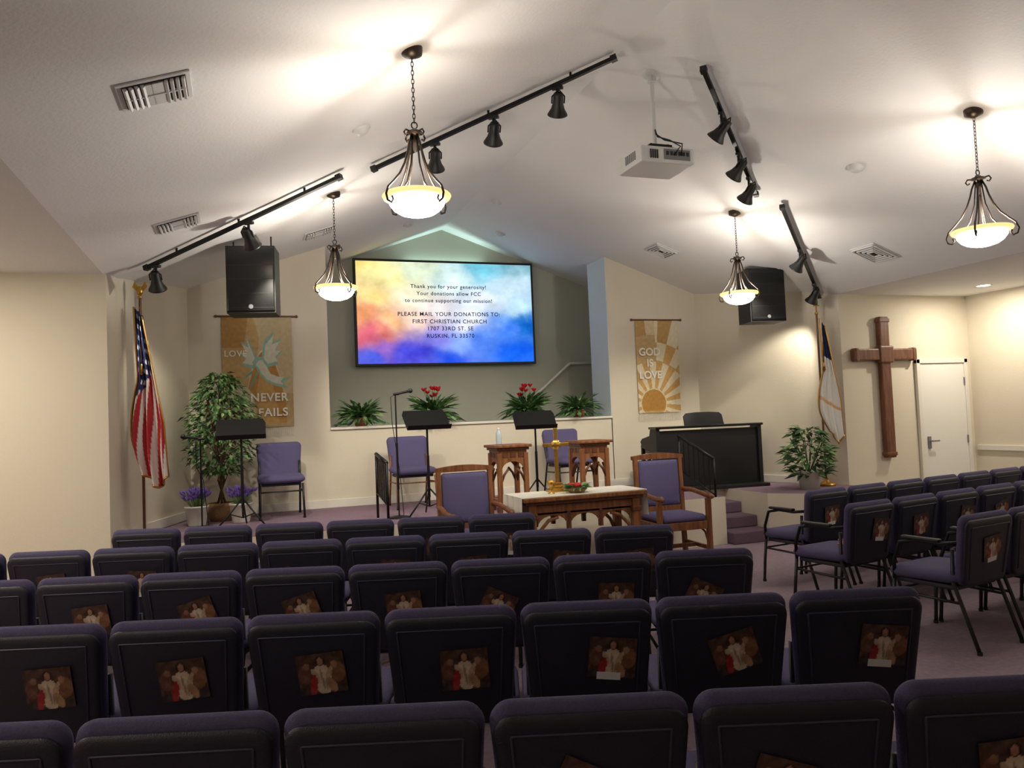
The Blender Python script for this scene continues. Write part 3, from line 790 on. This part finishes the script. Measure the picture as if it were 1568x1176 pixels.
def lav(x,y,s=1):
    b=MB(); b.lathe([(.001,0),(.085,0),(.09,.02),(.115,.19),(.125,.2),(.12,.215),(.1,.21),(.1,.18),(.001,.17)],"pot_white")
    for i in range(130):
        t=random.uniform(0,2*PI);l=random.uniform(.10,.19);sp=random.uniform(.1,.7)
        d=Vector((math.cos(t)*sp,math.sin(t)*sp,1)).normalized(); p=Vector((math.cos(t)*.06*sp,math.sin(t)*.06*sp,.18)); q=p+d*l
        b.tube([p,q],.0025,"leaf_b",3)
        b.lathe([(.001,0),(.012,.012),(.013,.035),(.001,.055)],"lavender",n=5,M=Matrix.Translation(q)@d.to_track_quat('Z','Y').to_matrix().to_4x4())
    b.obj("lavender_pot",(x,y,ST))
lav(-.46,8.85); lav(-.02,8.85)
def fern(x,y,z,name,flowers,n=90,L=.3,pot="pot_terracotta"):
    b=MB(); b.lathe([(.001,0),(.07,0),(.095,.09),(.1,.11),(.085,.11),(.001,.09)],pot)
    for i in range(n):
        t=random.uniform(0,2*PI);e=random.uniform(.15,1.5);l=random.uniform(.6,1)*L
        d=Vector((math.cos(t),math.sin(t),e)).normalized(); p=Vector((0,0,.10)); prev=p
        for k_ in range(4):
            q=p+d*l*(k_+1)/4+Vector((0,0,-.5*l*((k_+1)/4)**2/(.6+e)))
            q.z=max(q.z,.03)
            b.leaf(prev,(q-prev),l*.42,l*.10+.012,random.choice(["leaf_a","leaf_c","leaf_a","leaf_b"]),.03)
            prev=q
    if flowers:
        for i in range(10):
            t=random.uniform(0,2*PI); c=Vector((.15*math.cos(t)*random.uniform(.1,1),.1*math.sin(t),random.uniform(.30,.44)))
            b.tube([(0,0,.1),c],.003,"leaf_a",4)
            for m_ in range(6):
                tt=2*PI*m_/6; b.leaf(c,(math.cos(tt),math.sin(tt)*.6,.9),.065,.045,"red_flower",-.1)
    b.obj(name,(x,y,z))
ZL=1.521
fern(1.44,9.87,ZL,"potted_fern",False,n=130,L=.38); fern(2.38,9.87,ZL,"red_flower_arrangement",True,n=170,L=.42); fern(3.69,9.87,ZL,"red_flower_arrangement",True,n=170,L=.42,pot="basket"); fern(4.47,9.87,ZL,"potted_fern",False,n=120,L=.37)
b=MB(); b.lathe([(.001,0),(.11,0),(.14,.2),(.15,.22),(.13,.22),(.001,.19)],"pot_white")
for i in range(320):
    t=random.uniform(0,2*PI);ph=random.random(); zz=.16+.58*ph; rr=.27*(math.sin(PI*(ph*.8+.15)))**.6*math.sqrt(random.uniform(.1,1))
    b.leaf((rr*math.cos(t),rr*math.sin(t),zz),(math.cos(t),math.sin(t),random.uniform(-.3,.8)),random.uniform(.1,.17),random.uniform(.05,.07),random.choice(["leaf_a","leaf_b","leaf_c"]),.3)
for i in range(12):
    t=random.uniform(0,2*PI); b.tube([(0,0,.18),(.1*math.cos(t),.1*math.sin(t),.4),(.2*math.cos(t),.2*math.sin(t),.62)],.005,"leaf_a",4)
b.obj("potted_foliage_plant",(6.49,7.66,ST))

# ---------------- WORLD & CAMERA ----------------
w=bpy.data.worlds.new("world"); sc.world=w; w.use_nodes=True
w.node_tree.nodes["Background"].inputs[0].default_value=(.6,.6,.65,1); w.node_tree.nodes["Background"].inputs[1].default_value=.3
yaw=math.radians(19.5);p=math.radians(2.57);ro=math.radians(2.35)
F=Vector((math.sin(yaw)*math.cos(p),math.cos(yaw)*math.cos(p),math.sin(p)))
R=Vector((math.cos(yaw),-math.sin(yaw),0)); U=R.cross(F)
R2=R*math.cos(ro)-U*math.sin(ro); U2=U*math.cos(ro)+R*math.sin(ro)
cam=bpy.data.cameras.new("camera"); cam.sensor_width=36; cam.lens=36*1178/1568; cam.clip_start=.05
co=bpy.data.objects.new("camera",cam); bpy.context.collection.objects.link(co)
M=Matrix((( R2.x,U2.x,-F.x,0),(R2.y,U2.y,-F.y,0),(R2.z,U2.z,-F.z,1.54),(0,0,0,1)))
co.matrix_world=M
sc.camera=co
